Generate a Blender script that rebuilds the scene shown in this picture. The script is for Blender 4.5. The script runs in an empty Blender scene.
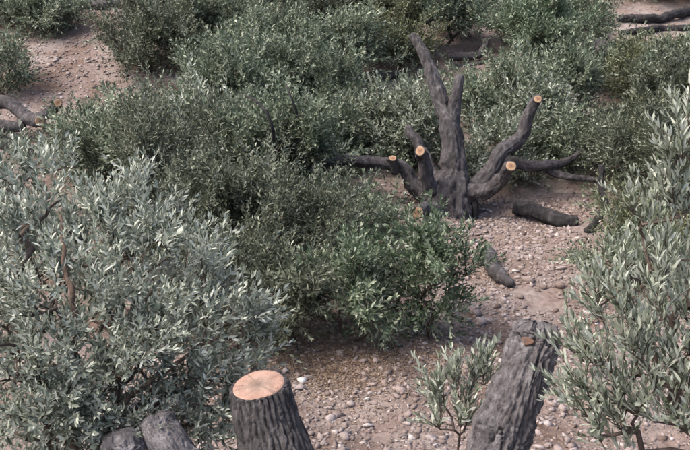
import bpy, math, random
import numpy as np
from mathutils import Matrix, Vector

# ------------------------------------------------------------------ camera, world, sun, exposure
scene = bpy.context.scene
C = scene.collection
PITCH = math.radians(20.0)
CAM = np.array([0.0, 0.0, 3.7])
F = 833.0                                   # focal length in photo pixels (690 wide)
cam_d = bpy.data.cameras.new('camera')
cam_d.sensor_width = 36.0
cam_d.lens = 36.0 * F / 690.0
cam_d.clip_end = 1000
cam = bpy.data.objects.new('camera', cam_d)
cam.location = CAM
cam.rotation_euler = (math.radians(90) - PITCH, 0, 0)
C.objects.link(cam)
scene.camera = cam

SUN_EL, SUN_AZ = 56.0, 262.0               # high on the left, veiled by cloud
world = bpy.data.worlds.new('World')
scene.world = world
world.use_nodes = True
wn = world.node_tree.nodes
wl = world.node_tree.links
sky = wn.new('ShaderNodeTexSky')
sky.sky_type = 'NISHITA'
sky.sun_disc = False
sky.sun_elevation = math.radians(SUN_EL)
sky.sun_rotation = math.radians(SUN_AZ)
sky.air_density = 1.0
sky.dust_density = 6.0
sky.ozone_density = 1.0
wl.new(sky.outputs[0], wn['Background'].inputs[0])
wn['Background'].inputs[1].default_value = 0.15
sl = bpy.data.lights.new('sun', 'SUN')
sl.energy = 1.25
sl.angle = math.radians(22)
sl.color = (1.0, 0.94, 0.85)
sun = bpy.data.objects.new('sun', sl)
az, el = math.radians(SUN_AZ), math.radians(SUN_EL)
sd = Vector((math.sin(az) * math.cos(el), math.cos(az) * math.cos(el), math.sin(el)))
sun.rotation_euler = sd.to_track_quat('Z', 'Y').to_euler()
sun.location = (0, -5, 30)
C.objects.link(sun)
scene.view_settings.view_transform = 'Standard'
scene.view_settings.look = 'None'
scene.view_settings.gamma = 1.0
scene.view_settings.use_curve_mapping = False
scene.view_settings.exposure = 1.3
scene.cycles.max_bounces = 5
scene.cycles.diffuse_bounces = 3
scene.cycles.glossy_bounces = 2
scene.cycles.transmission_bounces = 3

# ------------------------------------------------------------------ helpers
rng = np.random.default_rng(7)
random.seed(7)


def _hash(ix, iy, iz, s):
    h = (ix.astype(np.int64) * 374761393 + iy.astype(np.int64) * 668265263
         + iz.astype(np.int64) * 2147483647 + s * 974711) & 0xffffffff
    h = ((h ^ (h >> 13)) * 1274126177) & 0xffffffff
    h = (h ^ (h >> 16)) & 0xffffffff
    return h / 4294967295.0


def vnoise(p, s=0):
    p = np.asarray(p, float)
    i = np.floor(p).astype(np.int64)
    f = p - i
    f = f * f * (3 - 2 * f)
    r = 0
    for dx in (0, 1):
        wx = f[:, 0] if dx else 1 - f[:, 0]
        for dy in (0, 1):
            wy = f[:, 1] if dy else 1 - f[:, 1]
            for dz in (0, 1):
                wz = f[:, 2] if dz else 1 - f[:, 2]
                r = r + wx * wy * wz * _hash(i[:, 0] + dx, i[:, 1] + dy, i[:, 2] + dz, s)
    return r


def fbm(p, oct=3, s=0):
    p = np.asarray(p, float)
    r, a, t = 0, 1.0, 0
    for o in range(oct):
        r = r + a * vnoise(p * 2 ** o + 17.3 * o, s + o)
        t += a
        a *= 0.5
    return r / t


PY = np.array([-150, -8, -0.3, 1.2, 2.2, 6, 11, 15, 20, 22, 30, 45, 80, 200.])
PZ = np.array([6, 2.1, 2.05, .6, .12, -.03, 0, .3, 1.3, 1.8, 4.6, 10, 22, 52.])


def gz(x, y):
    x = np.atleast_1d(np.asarray(x, float))
    y = np.atleast_1d(np.asarray(y, float))
    z = np.zeros_like(y)
    for k in (-0.6, -0.3, 0, 0.3, 0.6):
        z = z + np.interp(y + k, PY, PZ) / 5
    n = fbm(np.stack([x * .45, y * .45, 0 * x], 1), 3, 11) - .5
    return z + n * .30


def ray(px, py):
    c = np.array([(px - 345) / F, -(py - 225) / F, 1.0])
    cp, sp = math.cos(PITCH), math.sin(PITCH)
    return np.array([c[0], c[2] * cp + c[1] * sp, -c[2] * sp + c[1] * cp])


def at(px, py, d):
    return CAM + ray(px, py) * d


def on_ground(px, py):
    r = ray(px, py)
    t = np.linspace(2, 60, 3000)
    p = CAM + r * t[:, None]
    below = p[:, 2] < gz(p[:, 0], p[:, 1])
    k = int(np.argmax(below))
    return p[k], t[k]


def mesh(name, V, polys, mat=None, smooth=False, attrs=None):
    """polys: list of (n, k) index arrays"""
    me = bpy.data.meshes.new(name)
    V = np.ascontiguousarray(V, dtype=np.float32)
    polys = [np.asarray(p, dtype=np.int32) for p in polys if len(p)]
    me.vertices.add(len(V))
    me.vertices.foreach_set('co', V.ravel())
    li = np.concatenate([p.ravel() for p in polys])
    tot = np.concatenate([np.full(len(p), p.shape[1], np.int32) for p in polys])
    st = np.concatenate([[0], np.cumsum(tot)[:-1]]).astype(np.int32)
    me.loops.add(len(li))
    me.loops.foreach_set('vertex_index', li)
    me.polygons.add(len(tot))
    me.polygons.foreach_set('loop_start', st)
    me.polygons.foreach_set('loop_total', tot)
    if smooth:
        me.polygons.foreach_set('use_smooth', np.ones(len(tot), bool))
    for k, a in (attrs or {}).items():
        at_ = me.attributes.new(k, 'FLOAT', 'POINT')
        at_.data.foreach_set('value', np.ascontiguousarray(a, dtype=np.float32))
    me.update(calc_edges=True)
    if mat:
        me.materials.append(mat)
    return me


def obj(name, me, parent=None, loc=None):
    o = bpy.data.objects.new(name, me)
    C.objects.link(o)
    if parent is not None:
        o.parent = parent
    if loc is not None:
        o.location = loc
    return o


def tag(o, label=None, cat=None, group=None, kind=None):
    if label:
        o['label'] = label
    if cat:
        o['category'] = cat
    if group:
        o['group'] = group
    if kind:
        o['kind'] = kind
    return o


def thing(name, loc, label, cat, group=None):
    o = obj(name, None, None, tuple(float(v) for v in loc))
    o.empty_display_size = .2
    return tag(o, label, cat, group)


# ------------------------------------------------------------------ materials
def new_mat(name):
    m = bpy.data.materials.new(name)
    m.use_nodes = True
    nt = m.node_tree
    b = nt.nodes['Principled BSDF']
    return m, nt, b


def ramp(nt, stops):
    r = nt.nodes.new('ShaderNodeValToRGB')
    e = r.color_ramp.elements
    while len(e) < len(stops):
        e.new(.5)
    for k, (p, c) in enumerate(stops):
        e[k].position = p
        e[k].color = (*c, 1)
    return r


def noise_node(nt, scale, detail=4, rough=.6, coord='Object', stretch=None, dist=0):
    tc = nt.nodes.new('ShaderNodeTexCoord')
    n = nt.nodes.new('ShaderNodeTexNoise')
    n.inputs['Scale'].default_value = scale
    n.inputs['Detail'].default_value = detail
    n.inputs['Roughness'].default_value = rough
    n.inputs['Distortion'].default_value = dist
    if stretch:
        mp = nt.nodes.new('ShaderNodeMapping')
        mp.inputs['Scale'].default_value = stretch
        nt.links.new(tc.outputs[coord], mp.inputs[0])
        nt.links.new(mp.outputs[0], n.inputs['Vector'])
    else:
        nt.links.new(tc.outputs[coord], n.inputs['Vector'])
    return n


def leaf_mat(name, stops, rough=.40, trans=.28):
    m, nt, b = new_mat(name)
    a = nt.nodes.new('ShaderNodeAttribute')
    a.attribute_name = 'tint'
    r = ramp(nt, stops)
    nt.links.new(a.outputs['Fac'], r.inputs[0])
    nt.links.new(r.outputs[0], b.inputs['Base Color'])
    b.inputs['Roughness'].default_value = rough
    b.inputs['Specular IOR Level'].default_value = .45
    t = nt.nodes.new('ShaderNodeBsdfTranslucent')
    nt.links.new(r.outputs[0], t.inputs['Color'])
    mx = nt.nodes.new('ShaderNodeMixShader')
    mx.inputs[0].default_value = trans
    nt.links.new(b.outputs[0], mx.inputs[1])
    nt.links.new(t.outputs[0], mx.inputs[2])
    nt.links.new(mx.outputs[0], nt.nodes['Material Output'].inputs['Surface'])
    return m


LEAF = {
    'silver': leaf_mat('leaf_silver', [(0, (.054, .070, .046)), (.35, (.145, .172, .130)), (.7, (.295, .328, .270)), (1, (.53, .56, .49))]),
    'sage': leaf_mat('leaf_sage', [(0, (.056, .074, .040)), (.4, (.150, .180, .125)), (.75, (.305, .338, .268)), (1, (.50, .53, .45))]),
    'green': leaf_mat('leaf_green', [(0, (.040, .064, .034)), (.45, (.092, .130, .076)), (.8, (.200, .245, .165)), (1, (.34, .38, .28))]),
    'drab': leaf_mat('leaf_drab', [(0, (.040, .048, .029)), (.45, (.084, .096, .062)), (.8, (.155, .175, .122)), (1, (.26, .285, .215))]),
    'mid': leaf_mat('leaf_mid', [(0, (.044, .060, .036)), (.4, (.100, .128, .084)), (.75, (.200, .240, .164)), (1, (.36, .405, .300))]),
    'moss': leaf_mat('leaf_moss', [(0, (.048, .056, .026)), (.45, (.108, .120, .060)), (.8, (.195, .208, .120)), (1, (.30, .31, .21))]),
}


def bark_mat(name, c0, c1, c2, scale=9., bump=.5, st=(1, 1, .25)):
    m, nt, b = new_mat(name)
    n = noise_node(nt, scale, 8, .68, stretch=st)
    n2 = noise_node(nt, 2.6, 3, .5)
    r = ramp(nt, [(.3, c0), (.52, c1), (.74, c2)])
    nt.links.new(n.outputs['Fac'], r.inputs[0])
    mx = nt.nodes.new('ShaderNodeMix')
    mx.data_type = 'RGBA'
    mx.blend_type = 'MULTIPLY'
    mx.inputs[0].default_value = .55
    r2 = ramp(nt, [(.35, (.62, .60, .60)), (.65, (1.15, 1.15, 1.15))])
    nt.links.new(n2.outputs['Fac'], r2.inputs[0])
    nt.links.new(r.outputs[0], mx.inputs[6])
    nt.links.new(r2.outputs[0], mx.inputs[7])
    nt.links.new(mx.outputs[2], b.inputs['Base Color'])
    b.inputs['Roughness'].default_value = .9
    b.inputs['Specular IOR Level'].default_value = .2
    nf = noise_node(nt, scale * 5, 6, .7, stretch=st)
    bp = nt.nodes.new('ShaderNodeBump')
    bp.inputs['Strength'].default_value = bump
    bp.inputs['Distance'].default_value = .03
    nt.links.new(nf.outputs['Fac'], bp.inputs['Height'])
    nt.links.new(bp.outputs[0], b.inputs['Normal'])
    return m


BARK_PALE = bark_mat('bark_pale', (.075, .068, .071), (.215, .200, .208), (.46, .44, .45), 24, 1.0, (1, 1, .35))
BARK_DARK = bark_mat('bark_dark', (.036, .032, .033), (.125, .116, .119), (.32, .305, .31), 34, 1.0, (1, 1, .10))
BARK_MID = bark_mat('bark_mid', (.036, .032, .033), (.100, .092, .096), (.24, .226, .234), 19, 1.0, (1, 1, .3))
BARK_BLACK = bark_mat('bark_black', (.020, .018, .019), (.046, .043, .045), (.11, .105, .108), 17, 1.0)
STEM = bark_mat('stem_bark', (.060, .040, .031), (.125, .088, .070), (.20, .155, .13), 22, .6)
TWIG = bark_mat('twig_bark', (.055, .041, .034), (.115, .087, .072), (.19, .152, .13), 22, .4)


def cut_mat(name, edge, mid, core, ringc):
    m, nt, b = new_mat(name)
    a = nt.nodes.new('ShaderNodeAttribute')
    a.attribute_name = 'rad'
    n = noise_node(nt, 26, 5, .65)
    ad = nt.nodes.new('ShaderNodeMath')
    ad.operation = 'MULTIPLY_ADD'
    nt.links.new(n.outputs['Fac'], ad.inputs[0])
    ad.inputs[1].default_value = .38
    nt.links.new(a.outputs['Fac'], ad.inputs[2])
    r = ramp(nt, [(.25, core), (.62, mid), (1.0, edge)])
    nt.links.new(ad.outputs[0], r.inputs[0])
    s = nt.nodes.new('ShaderNodeMath')
    s.operation = 'MULTIPLY'
    s.inputs[1].default_value = 75
    nt.links.new(ad.outputs[0], s.inputs[0])
    sn = nt.nodes.new('ShaderNodeMath')
    sn.operation = 'SINE'
    nt.links.new(s.outputs[0], sn.inputs[0])
    mr = nt.nodes.new('ShaderNodeMapRange')
    mr.inputs[1].default_value = -1
    mr.inputs[2].default_value = 1
    mr.inputs[3].default_value = 0
    mr.inputs[4].default_value = .42
    nt.links.new(sn.outputs[0], mr.inputs[0])
    mx = nt.nodes.new('ShaderNodeMix')
    mx.data_type = 'RGBA'
    nt.links.new(mr.outputs[0], mx.inputs[0])
    nt.links.new(r.outputs[0], mx.inputs[6])
    mx.inputs[7].default_value = (*ringc, 1)
    ca = nt.nodes.new('ShaderNodeAttribute')
    ca.attribute_name = 'check'
    cm = nt.nodes.new('ShaderNodeMix')
    cm.data_type = 'RGBA'
    nt.links.new(ca.outputs['Fac'], cm.inputs[0])
    nt.links.new(mx.outputs[2], cm.inputs[6])
    cm.inputs[7].default_value = (core[0] * .35, core[1] * .35, core[2] * .35, 1)
    dn = noise_node(nt, 11, 6, .7)
    dr = ramp(nt, [(.42, (1, 1, 1)), (.62, (.66, .62, .60))])
    nt.links.new(dn.outputs['Fac'], dr.inputs[0])
    dm = nt.nodes.new('ShaderNodeMix')
    dm.data_type = 'RGBA'
    dm.blend_type = 'MULTIPLY'
    dm.inputs[0].default_value = 1
    nt.links.new(cm.outputs[2], dm.inputs[6])
    nt.links.new(dr.outputs[0], dm.inputs[7])
    mx = dm
    nt.links.new(mx.outputs[2], b.inputs['Base Color'])
    b.inputs['Roughness'].default_value = .85
    n3 = noise_node(nt, 70, 4, .7, stretch=(1, .25, 1))
    bp = nt.nodes.new('ShaderNodeBump')
    bp.inputs['Strength'].default_value = .35
    bp.inputs['Distance'].default_value = .01
    nt.links.new(n3.outputs['Fac'], bp.inputs['Height'])
    nt.links.new(bp.outputs[0], b.inputs['Normal'])
    return m


CUT_FRESH = cut_mat('cut_fresh', (.33, .205, .158), (.305, .21, .168), (.165, .124, .100), (.19, .12, .088))
CUT_ORANGE = cut_mat('cut_orange', (.38, .26, .165), (.31, .175, .10), (.16, .082, .05), (.21, .12, .07))
CUT_OLD = cut_mat('cut_old', (.11, .098, .095), (.13, .118, .114), (.075, .066, .064), (.085, .076, .074))
SCAR = cut_mat('cut_scar', (.14, .075, .052), (.13, .068, .046), (.09, .05, .038), (.085, .05, .037))

mG, nt, b = new_mat('ground_earth')
n1 = noise_node(nt, 1.1, 6, .62)
n2 = noise_node(nt, 16, 8, .72)
n3 = noise_node(nt, .45, 3, .5)
r1 = ramp(nt, [(.32, (.112, .073, .055)), (.5, (.196, .152, .135)), (.68, (.268, .232, .218))])
r2 = ramp(nt, [(.3, (.55, .52, .52)), (.5, (.95, .95, .95)), (.72, (1.3, 1.28, 1.28))])
mx = nt.nodes.new('ShaderNodeMix')
mx.data_type = 'RGBA'
mx.blend_type = 'MULTIPLY'
mx.inputs[0].default_value = 1
nt.links.new(n1.outputs['Fac'], r1.inputs[0])
nt.links.new(n2.outputs['Fac'], r2.inputs[0])
nt.links.new(r1.outputs[0], mx.inputs[6])
nt.links.new(r2.outputs[0], mx.inputs[7])
nt.links.new(mx.outputs[2], b.inputs['Base Color'])
b.inputs['Roughness'].default_value = .95
b.inputs['Specular IOR Level'].default_value = .15
bp = nt.nodes.new('ShaderNodeBump')
bp.inputs['Strength'].default_value = .7
bp.inputs['Distance'].default_value = .05
nt.links.new(n2.outputs['Fac'], bp.inputs['Height'])
nt.links.new(bp.outputs[0], b.inputs['Normal'])


def stone_mat(name, stops):
    m, nt, b = new_mat(name)
    a = nt.nodes.new('ShaderNodeAttribute')
    a.attribute_name = 'tint'
    r = ramp(nt, stops)
    nt.links.new(a.outputs['Fac'], r.inputs[0])
    n = noise_node(nt, 30, 5, .7)
    r2 = ramp(nt, [(.3, (.72, .70, .70)), (.7, (1.15, 1.15, 1.15))])
    nt.links.new(n.outputs['Fac'], r2.inputs[0])
    mx = nt.nodes.new('ShaderNodeMix')
    mx.data_type = 'RGBA'
    mx.blend_type = 'MULTIPLY'
    mx.inputs[0].default_value = 1
    nt.links.new(r.outputs[0], mx.inputs[6])
    nt.links.new(r2.outputs[0], mx.inputs[7])
    nt.links.new(mx.outputs[2], b.inputs['Base Color'])
    b.inputs['Roughness'].default_value = .9
    return m


STONE = stone_mat('stone_pink', [(0, (.110, .078, .064)), (.45, (.215, .170, .156)), (.8, (.300, .256, .246)), (1, (.39, .36, .35))])
STONE_WHITE = stone_mat('stone_white', [(0, (.55, .54, .52)), (1, (.7, .69, .67))])
LITTER = stone_mat('dry_leaf', [(0, (.085, .052, .034)), (.5, (.170, .112, .075)), (.85, (.25, .185, .135)), (1, (.34, .29, .22))])

# ------------------------------------------------------------------ ground: one sheet out to the horizon
xs = np.concatenate([np.linspace(-160, -16, 30)[:-1], np.linspace(-16, -5, 70)[:-1], np.linspace(-5, 6, 160)[:-1], np.linspace(6, 16, 60)[:-1], np.linspace(16, 160, 30)])
ys = np.concatenate([np.linspace(-120, -3, 14)[:-1], np.linspace(-3, 4.5, 40)[:-1], np.linspace(4.5, 13, 140)[:-1], np.linspace(13, 25, 110)[:-1], np.linspace(25, 45, 50)[:-1], np.linspace(45, 200, 36)])
X, Y = np.meshgrid(xs, ys)
gx, gy = X.ravel(), Y.ravel()
fine = (fbm(np.stack([gx * 5, gy * 5, gx * 0], 1), 3, 31) - .5) * .07 + (fbm(np.stack([gx * 1.6, gy * 1.6, gx * 0], 1), 2, 35) - .5) * .10
G = np.stack([gx, gy, gz(gx, gy) + fine], 1)
nx, ny = len(xs), len(ys)
ii = (np.arange(ny - 1)[:, None] * nx + np.arange(nx - 1)[None]).ravel()
ground = obj('ground', mesh('ground', G, [np.stack([ii, ii + 1, ii + nx + 1, ii + nx], 1)], mG, True))
tag(ground, kind='structure')

# loose stones and clods
ico = []
t = (1 + 5 ** .5) / 2
icoV = np.array([(-1, t, 0), (1, t, 0), (-1, -t, 0), (1, -t, 0), (0, -1, t), (0, 1, t), (0, -1, -t), (0, 1, -t), (t, 0, -1), (t, 0, 1), (-t, 0, -1), (-t, 0, 1)], float)
icoV /= np.linalg.norm(icoV[0])
icoF = np.array([(0, 11, 5), (0, 5, 1), (0, 1, 7), (0, 7, 10), (0, 10, 11), (1, 5, 9), (5, 11, 4), (11, 10, 2), (10, 7, 6), (7, 1, 8), (3, 9, 4), (3, 4, 2), (3, 2, 6), (3, 6, 8), (3, 8, 9), (4, 9, 5), (2, 4, 11), (6, 2, 10), (8, 6, 7), (9, 8, 1)])


def rand_rot(n, r=rng):
    q = r.normal(size=(n, 4))
    q /= np.linalg.norm(q, axis=1)[:, None]
    w, x, y, z = q.T
    return np.stack([1 - 2 * (y * y + z * z), 2 * (x * y - z * w), 2 * (x * z + y * w), 2 * (x * y + z * w), 1 - 2 * (x * x + z * z), 2 * (y * z - x * w), 2 * (x * z - y * w), 2 * (y * z + x * w), 1 - 2 * (x * x + y * y)], 1).reshape(n, 3, 3)


def fine_at(x, y):
    o = np.zeros_like(x)
    return (fbm(np.stack([x * 5, y * 5, o], 1), 3, 31) - .5) * .07 + (fbm(np.stack([x * 1.6, y * 1.6, o], 1), 2, 35) - .5) * .10


cubV = np.array([(1, 0, 0), (-1, 0, 0), (0, 1, 0), (0, -1, 0), (0, 0, 1), (0, 0, -1)], float) + np.array([(0, .35, .2), (0, -.3, .25), (.3, 0, -.2), (-.35, 0, .1), (.2, .3, 0), (-.2, -.3, 0)])
cubF = np.array([(0, 2, 4), (2, 1, 4), (1, 3, 4), (3, 0, 4), (2, 0, 5), (1, 2, 5), (3, 1, 5), (0, 3, 5)])


def stones_mesh(name, P, S, mat, big=False, mu=.50):
    bV, bF = (icoV, icoF) if big else (cubV, cubF)
    n, m = len(P), len(bV)
    V = bV[None] * (1 + rng.uniform(-.4, .4, (n, m, 3))) * rng.uniform(.5, 1.25, (n, 1, 3))
    V = np.einsum('nij,nkj->nki', rand_rot(n), V)
    V[:, :, 2] *= .62
    V = V * S[:, None, None] + P[:, None, :]
    Fc = bF[None] + (np.arange(n) * m)[:, None, None]
    tint = np.repeat(np.clip(rng.normal(mu, .22, n), 0, 1), m)
    return mesh(name, V.reshape(-1, 3), [Fc.reshape(-1, 3)], mat, False, {'tint': tint})


def scatter(n, x0, x1, y0, y1, wedge=True):
    y = rng.uniform(y0, y1, n * 2)
    x = rng.uniform(x0, x1, n * 2)
    keep = np.abs(x) < y * .5 + .6 if wedge else np.ones(n * 2, bool)
    keep &= fbm(np.stack([x * .9, y * .9, 0 * x], 1), 3, 71) > .30
    x, y = x[keep][:n], y[keep][:n]
    return x, y


parts = [scatter(19000, -1.8, 3.6, 4.6, 11.5), scatter(9000, -11, 11, 10, 24), scatter(3000, -6, 6, 4, 14)]
x = np.concatenate([p[0] for p in parts])
y = np.concatenate([p[1] for p in parts])
S = np.clip(rng.lognormal(math.log(.0185), .55, len(x)), .007, .055)
P = np.stack([x, y, gz(x, y) + fine_at(x, y) + S * .05], 1)
qx, qy = scatter(9000, -10, -2.5, 12.5, 24)
qs = np.clip(rng.lognormal(math.log(.022), .5, len(qx)), .01, .07)
P = np.vstack([P, np.stack([qx, qy, gz(qx, qy) + fine_at(qx, qy) + qs * .1], 1)])
S = np.concatenate([S, qs])
fx, fy = scatter(10000, -1.8, 3.4, 4.6, 8.5)
fs = rng.uniform(.004, .011, len(fx))
P = np.vstack([P, np.stack([fx, fy, gz(fx, fy) + fine_at(fx, fy) + fs * .2], 1)])
S = np.concatenate([S, fs])
rubble = obj('rubble', stones_mesh('rubble', P, S, STONE))
tag(rubble, 'loose pinkish grey stones and clods strewn over the bare earth', 'rubble', kind='stuff')

# dry leaf litter
xa, ya = scatter(14000, -4, 4, 4.6, 12)
xb, yb = scatter(12000, -11, 11, 11, 24)
xc = rng.normal(-.1, .55, 11000)
yc = rng.normal(6.5, .3, 11000)
x = np.concatenate([xa, xb, xc])
y = np.concatenate([ya, yb, yc])
n = len(x)
R = rand_rot(n)
R[:, 2, :] *= .35
L = rng.uniform(.02, .05, n)
q = np.array([(-.5, 0, 0), (0, -.14, .03), (.5, 0, 0), (0, .14, .03)])
V = np.einsum('nij,kj->nki', R, q) * L[:, None, None] + np.stack([x, y, gz(x, y) + fine_at(x, y) + .012], 1)[:, None]
litter = obj('leaf_litter', mesh('leaf_litter', V.reshape(-1, 3), [(np.arange(n) * 4)[:, None] + np.arange(4)], LITTER, False, {'tint': np.repeat(rng.uniform(0, 1, n), 4)}))
tag(litter, 'dry brown fallen olive leaves littering the earth between the shrubs', 'leaf litter', kind='stuff')


# ------------------------------------------------------------------ wood: tubes with bark relief and sawn faces
def crom(pts, n):
    pts = np.asarray(pts, float)
    P = np.vstack([2 * pts[0] - pts[1], pts, 2 * pts[-1] - pts[-2]])
    k = len(pts) - 1
    out = []
    for u in np.linspace(0, k - 1e-9, n):
        i = int(u)
        f = u - i
        a, b_, c, d = P[i], P[i + 1], P[i + 2], P[i + 3]
        out.append(.5 * (2 * b_ + (c - a) * f + (2 * a - 5 * b_ + 4 * c - d) * f * f + (3 * b_ - a - 3 * c + d) * f ** 3))
    return np.array(out)


def tube(path, rad, seg, step, seed, lump=.10, ridge=.06, freq=9., twist=.4, cut_n=None, start_n=None, dome=0, start_dome=0, jag=0, crack=0.0, plates=0, groove=.12, warp=1.0, kink=.0, knots=0, knot=.3, sharp=.72, scaly=0.0):
    """path points (n,3) and radii -> V, quads, end ring indices; bark lumps and lengthwise ridges are real relief"""
    ctl = np.hstack([np.asarray(path, float), np.asarray(rad, float)[:, None]])
    rough = crom(ctl, 60)
    Ln = np.linalg.norm(np.diff(rough[:, :3], axis=0), axis=1).sum()
    nr = max(6, int(Ln / step))
    pr = crom(ctl, nr)
    P_, r_ = pr[:, :3], pr[:, 3].copy()
    P_ = P_.copy()
    rm = float(np.mean(r_))
    sl_ = np.linspace(0, Ln, nr)
    fade = np.clip(np.minimum(sl_, Ln - sl_) / (3 * rm), 0, 1)[:, None] * kink
    wob_ = np.stack([fbm(np.stack([sl_ / (rm * 4.5), 0 * sl_ + seed * 1.3, 0 * sl_ + a_], 1), 2, seed + a_) - .5 for a_ in range(3)], 1)
    P_ += wob_ * fade * rm * 2
    T = np.gradient(P_, axis=0)
    T /= np.linalg.norm(T, axis=1)[:, None]
    up = np.array([0, 0, 1.]) if abs(T[0, 2]) < .9 else np.array([1., 0, 0])
    U = np.zeros_like(P_)
    u = np.cross(T[0], up)
    for i in range(nr):
        u = u - T[i] * (u @ T[i])
        u /= np.linalg.norm(u)
        U[i] = u
    W = np.cross(T, U)
    s = np.linspace(0, Ln, nr)
    th = np.linspace(0, 2 * np.pi, seg, endpoint=False)
    TH, SS = np.meshgrid(th, s)
    RR = np.repeat(r_[:, None], seg, 1)
    rm = float(np.mean(r_))
    tt = TH + twist * SS / rm * .15
    k = freq / (2 * np.pi)
    low = fbm(np.stack([np.cos(TH).ravel() * .9, np.sin(TH).ravel() * .9, SS.ravel() / (rm * 2.6)], 1) + seed * 3.1, 2, seed).reshape(RR.shape) - .5
    rg = fbm(np.stack([np.cos(tt).ravel() * k * 1.6, np.sin(tt).ravel() * k * 1.6, SS.ravel() / (rm * 2.2)], 1) + seed * 1.7, 3, seed + 5).reshape(RR.shape)
    rg2 = vnoise(np.stack([np.cos(tt).ravel() * k * 3.4, np.sin(tt).ravel() * k * 3.4, SS.ravel() / (rm * .9)], 1) + seed, seed + 9).reshape(RR.shape)
    ridged = 1 - np.abs(2 * rg - 1) * 2.2
    RR = RR * (1 + 2 * lump * low + ridge * (ridged - .5) + ridge * .6 * (rg2 - .5))
    kr = np.random.default_rng(seed)
    for _ in range(knots):
        k_s, k_t, k_w = kr.uniform(.12, .9) * Ln, kr.uniform(0, 6.28), kr.uniform(.35, .75)
        da = np.abs((TH - k_t + np.pi) % (2 * np.pi) - np.pi)
        q2 = (da / k_w) ** 2 + ((SS - k_s) / (rm * k_w * 1.2)) ** 2
        RR = RR * (1 + knot * np.exp(-q2) * (1 - .9 * np.exp(-q2 * 7) * (kr.random() < .6)))
    if plates:
        cs3 = np.stack([np.cos(TH).ravel(), np.sin(TH).ravel(), SS.ravel() / (rm * 3.2)], 1)
        wv = fbm(cs3 * 2.2 + seed * 5.1, 3, seed + 33).reshape(RR.shape) - .5
        mk = fbm(np.stack([np.cos(TH).ravel() * 3, np.sin(TH).ravel() * 3, SS.ravel() / (rm * .8)], 1) + seed, 2, seed + 37).reshape(RR.shape)
        ph = TH * plates / (2 * np.pi) + wv * warp * 3 + twist * SS / rm * .3
        cell = np.floor(ph)
        fr = np.abs(ph - cell - .5) * 2                     # 1 at the seam between two plates
        hgt = _hash((cell % plates).astype(np.int64), np.floor(SS / (rm * 1.7) + wv * 3).astype(np.int64), cell.astype(np.int64) * 0, seed)
        RR = RR * (1 - groove * np.clip((fr - sharp) / (.97 - sharp), 0, 1) * np.clip(mk * 2.2 - .4, .15, 1) + .035 * (hgt - .5))
    if scaly:
        c3 = np.stack([np.cos(TH).ravel() * 4.2, np.sin(TH).ravel() * 4.2, SS.ravel() / (rm * .55)], 1) + seed
        s1 = np.abs(2 * fbm(c3, 2, seed + 51) - 1).reshape(RR.shape)
        s2 = fbm(c3 * 3.1, 2, seed + 57).reshape(RR.shape) - .5
        RR = RR * (1 + scaly * (np.minimum(s1 * 4, 1) - .6) + scaly * .8 * s2)
    if crack:
        ck = fbm(np.stack([np.cos(tt).ravel() * 1.9, np.sin(tt).ravel() * 1.9, SS.ravel() / (rm * 5)], 1) + seed * 2.3 + 40, 2, seed + 21).reshape(RR.shape)
        RR = RR * (1 - crack * np.exp(-((ck - .5) / .018) ** 2))
    V = P_[:, None] + RR[..., None] * (np.cos(TH)[..., None] * U[:, None] + np.sin(TH)[..., None] * W[:, None])

    def plane(i, n_, rng_):
        n_ = np.asarray(n_, float)
        n_ /= np.linalg.norm(n_)
        for j in rng_:
            w = 1 - abs(j - i) / 6
            if w <= 0:
                continue
            dd = -((V[j] - P_[j]) @ n_) / (T[i] @ n_)
            V[j] += w * dd[:, None] * T[i]
    if cut_n is not None:
        plane(nr - 1, cut_n, range(nr - 7 if nr > 8 else 1, nr))
    if start_n is not None:
        plane(0, start_n, range(0, min(7, nr - 1)))
    if jag:
        jn = fbm(np.stack([np.cos(th) * 1.7, np.sin(th) * 1.7, 0 * th], 1) + seed, 3, seed + 3) - .45
        for j in range(max(1, nr - 8), nr):
            w = (j - (nr - 9)) / 8
            V[j] += (w * jn * jag)[:, None] * T[-1]
    verts = [V.reshape(-1, 3)]
    i0 = (np.arange(nr - 1)[:, None] * seg + np.arange(seg)[None])
    i1 = (np.arange(nr - 1)[:, None] * seg + (np.arange(seg) + 1)[None] % seg)
    quads = [np.stack([i0.ravel(), i1.ravel(), (i1 + seg).ravel(), (i0 + seg).ravel()], 1)]
    base = nr * seg
    tris = []

    def cap(ring, c, dirn, dome, off, flip):
        nonlocal base
        prev = off + np.arange(seg)
        for kf in (.72, .38):
            h = dome * math.sqrt(1 - kf * kf)
            v = c + (ring - c) * kf + dirn * h
            v = v + rng.normal(0, .03 * np.linalg.norm(ring[0] - c), (seg, 3)) * (1 if dome or jag else .15)
            verts.append(v)
            cur = base + np.arange(seg)
            base += seg
            a_, b_ = prev, np.roll(prev, -1)
            c_, d_ = np.roll(cur, -1), cur
            quads.append(np.stack([a_, b_, c_, d_], 1) if not flip else np.stack([d_, c_, b_, a_], 1))
            prev = cur
        verts.append((c + dirn * dome)[None])
        p2 = np.roll(prev, -1)
        ce = np.full(seg, base)
        base += 1
        tris.append(np.stack([prev, p2, ce], 1) if not flip else np.stack([p2, prev, ce], 1))
    cap(V[-1], V[-1].mean(0), T[-1], dome, (nr - 1) * seg, False)
    cap(V[0], V[0].mean(0), -T[0], start_dome, 0, True)
    return np.vstack(verts), [quads and np.vstack(quads), np.vstack(tris)], V[-1], V[0], T[-1], -T[0]


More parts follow.
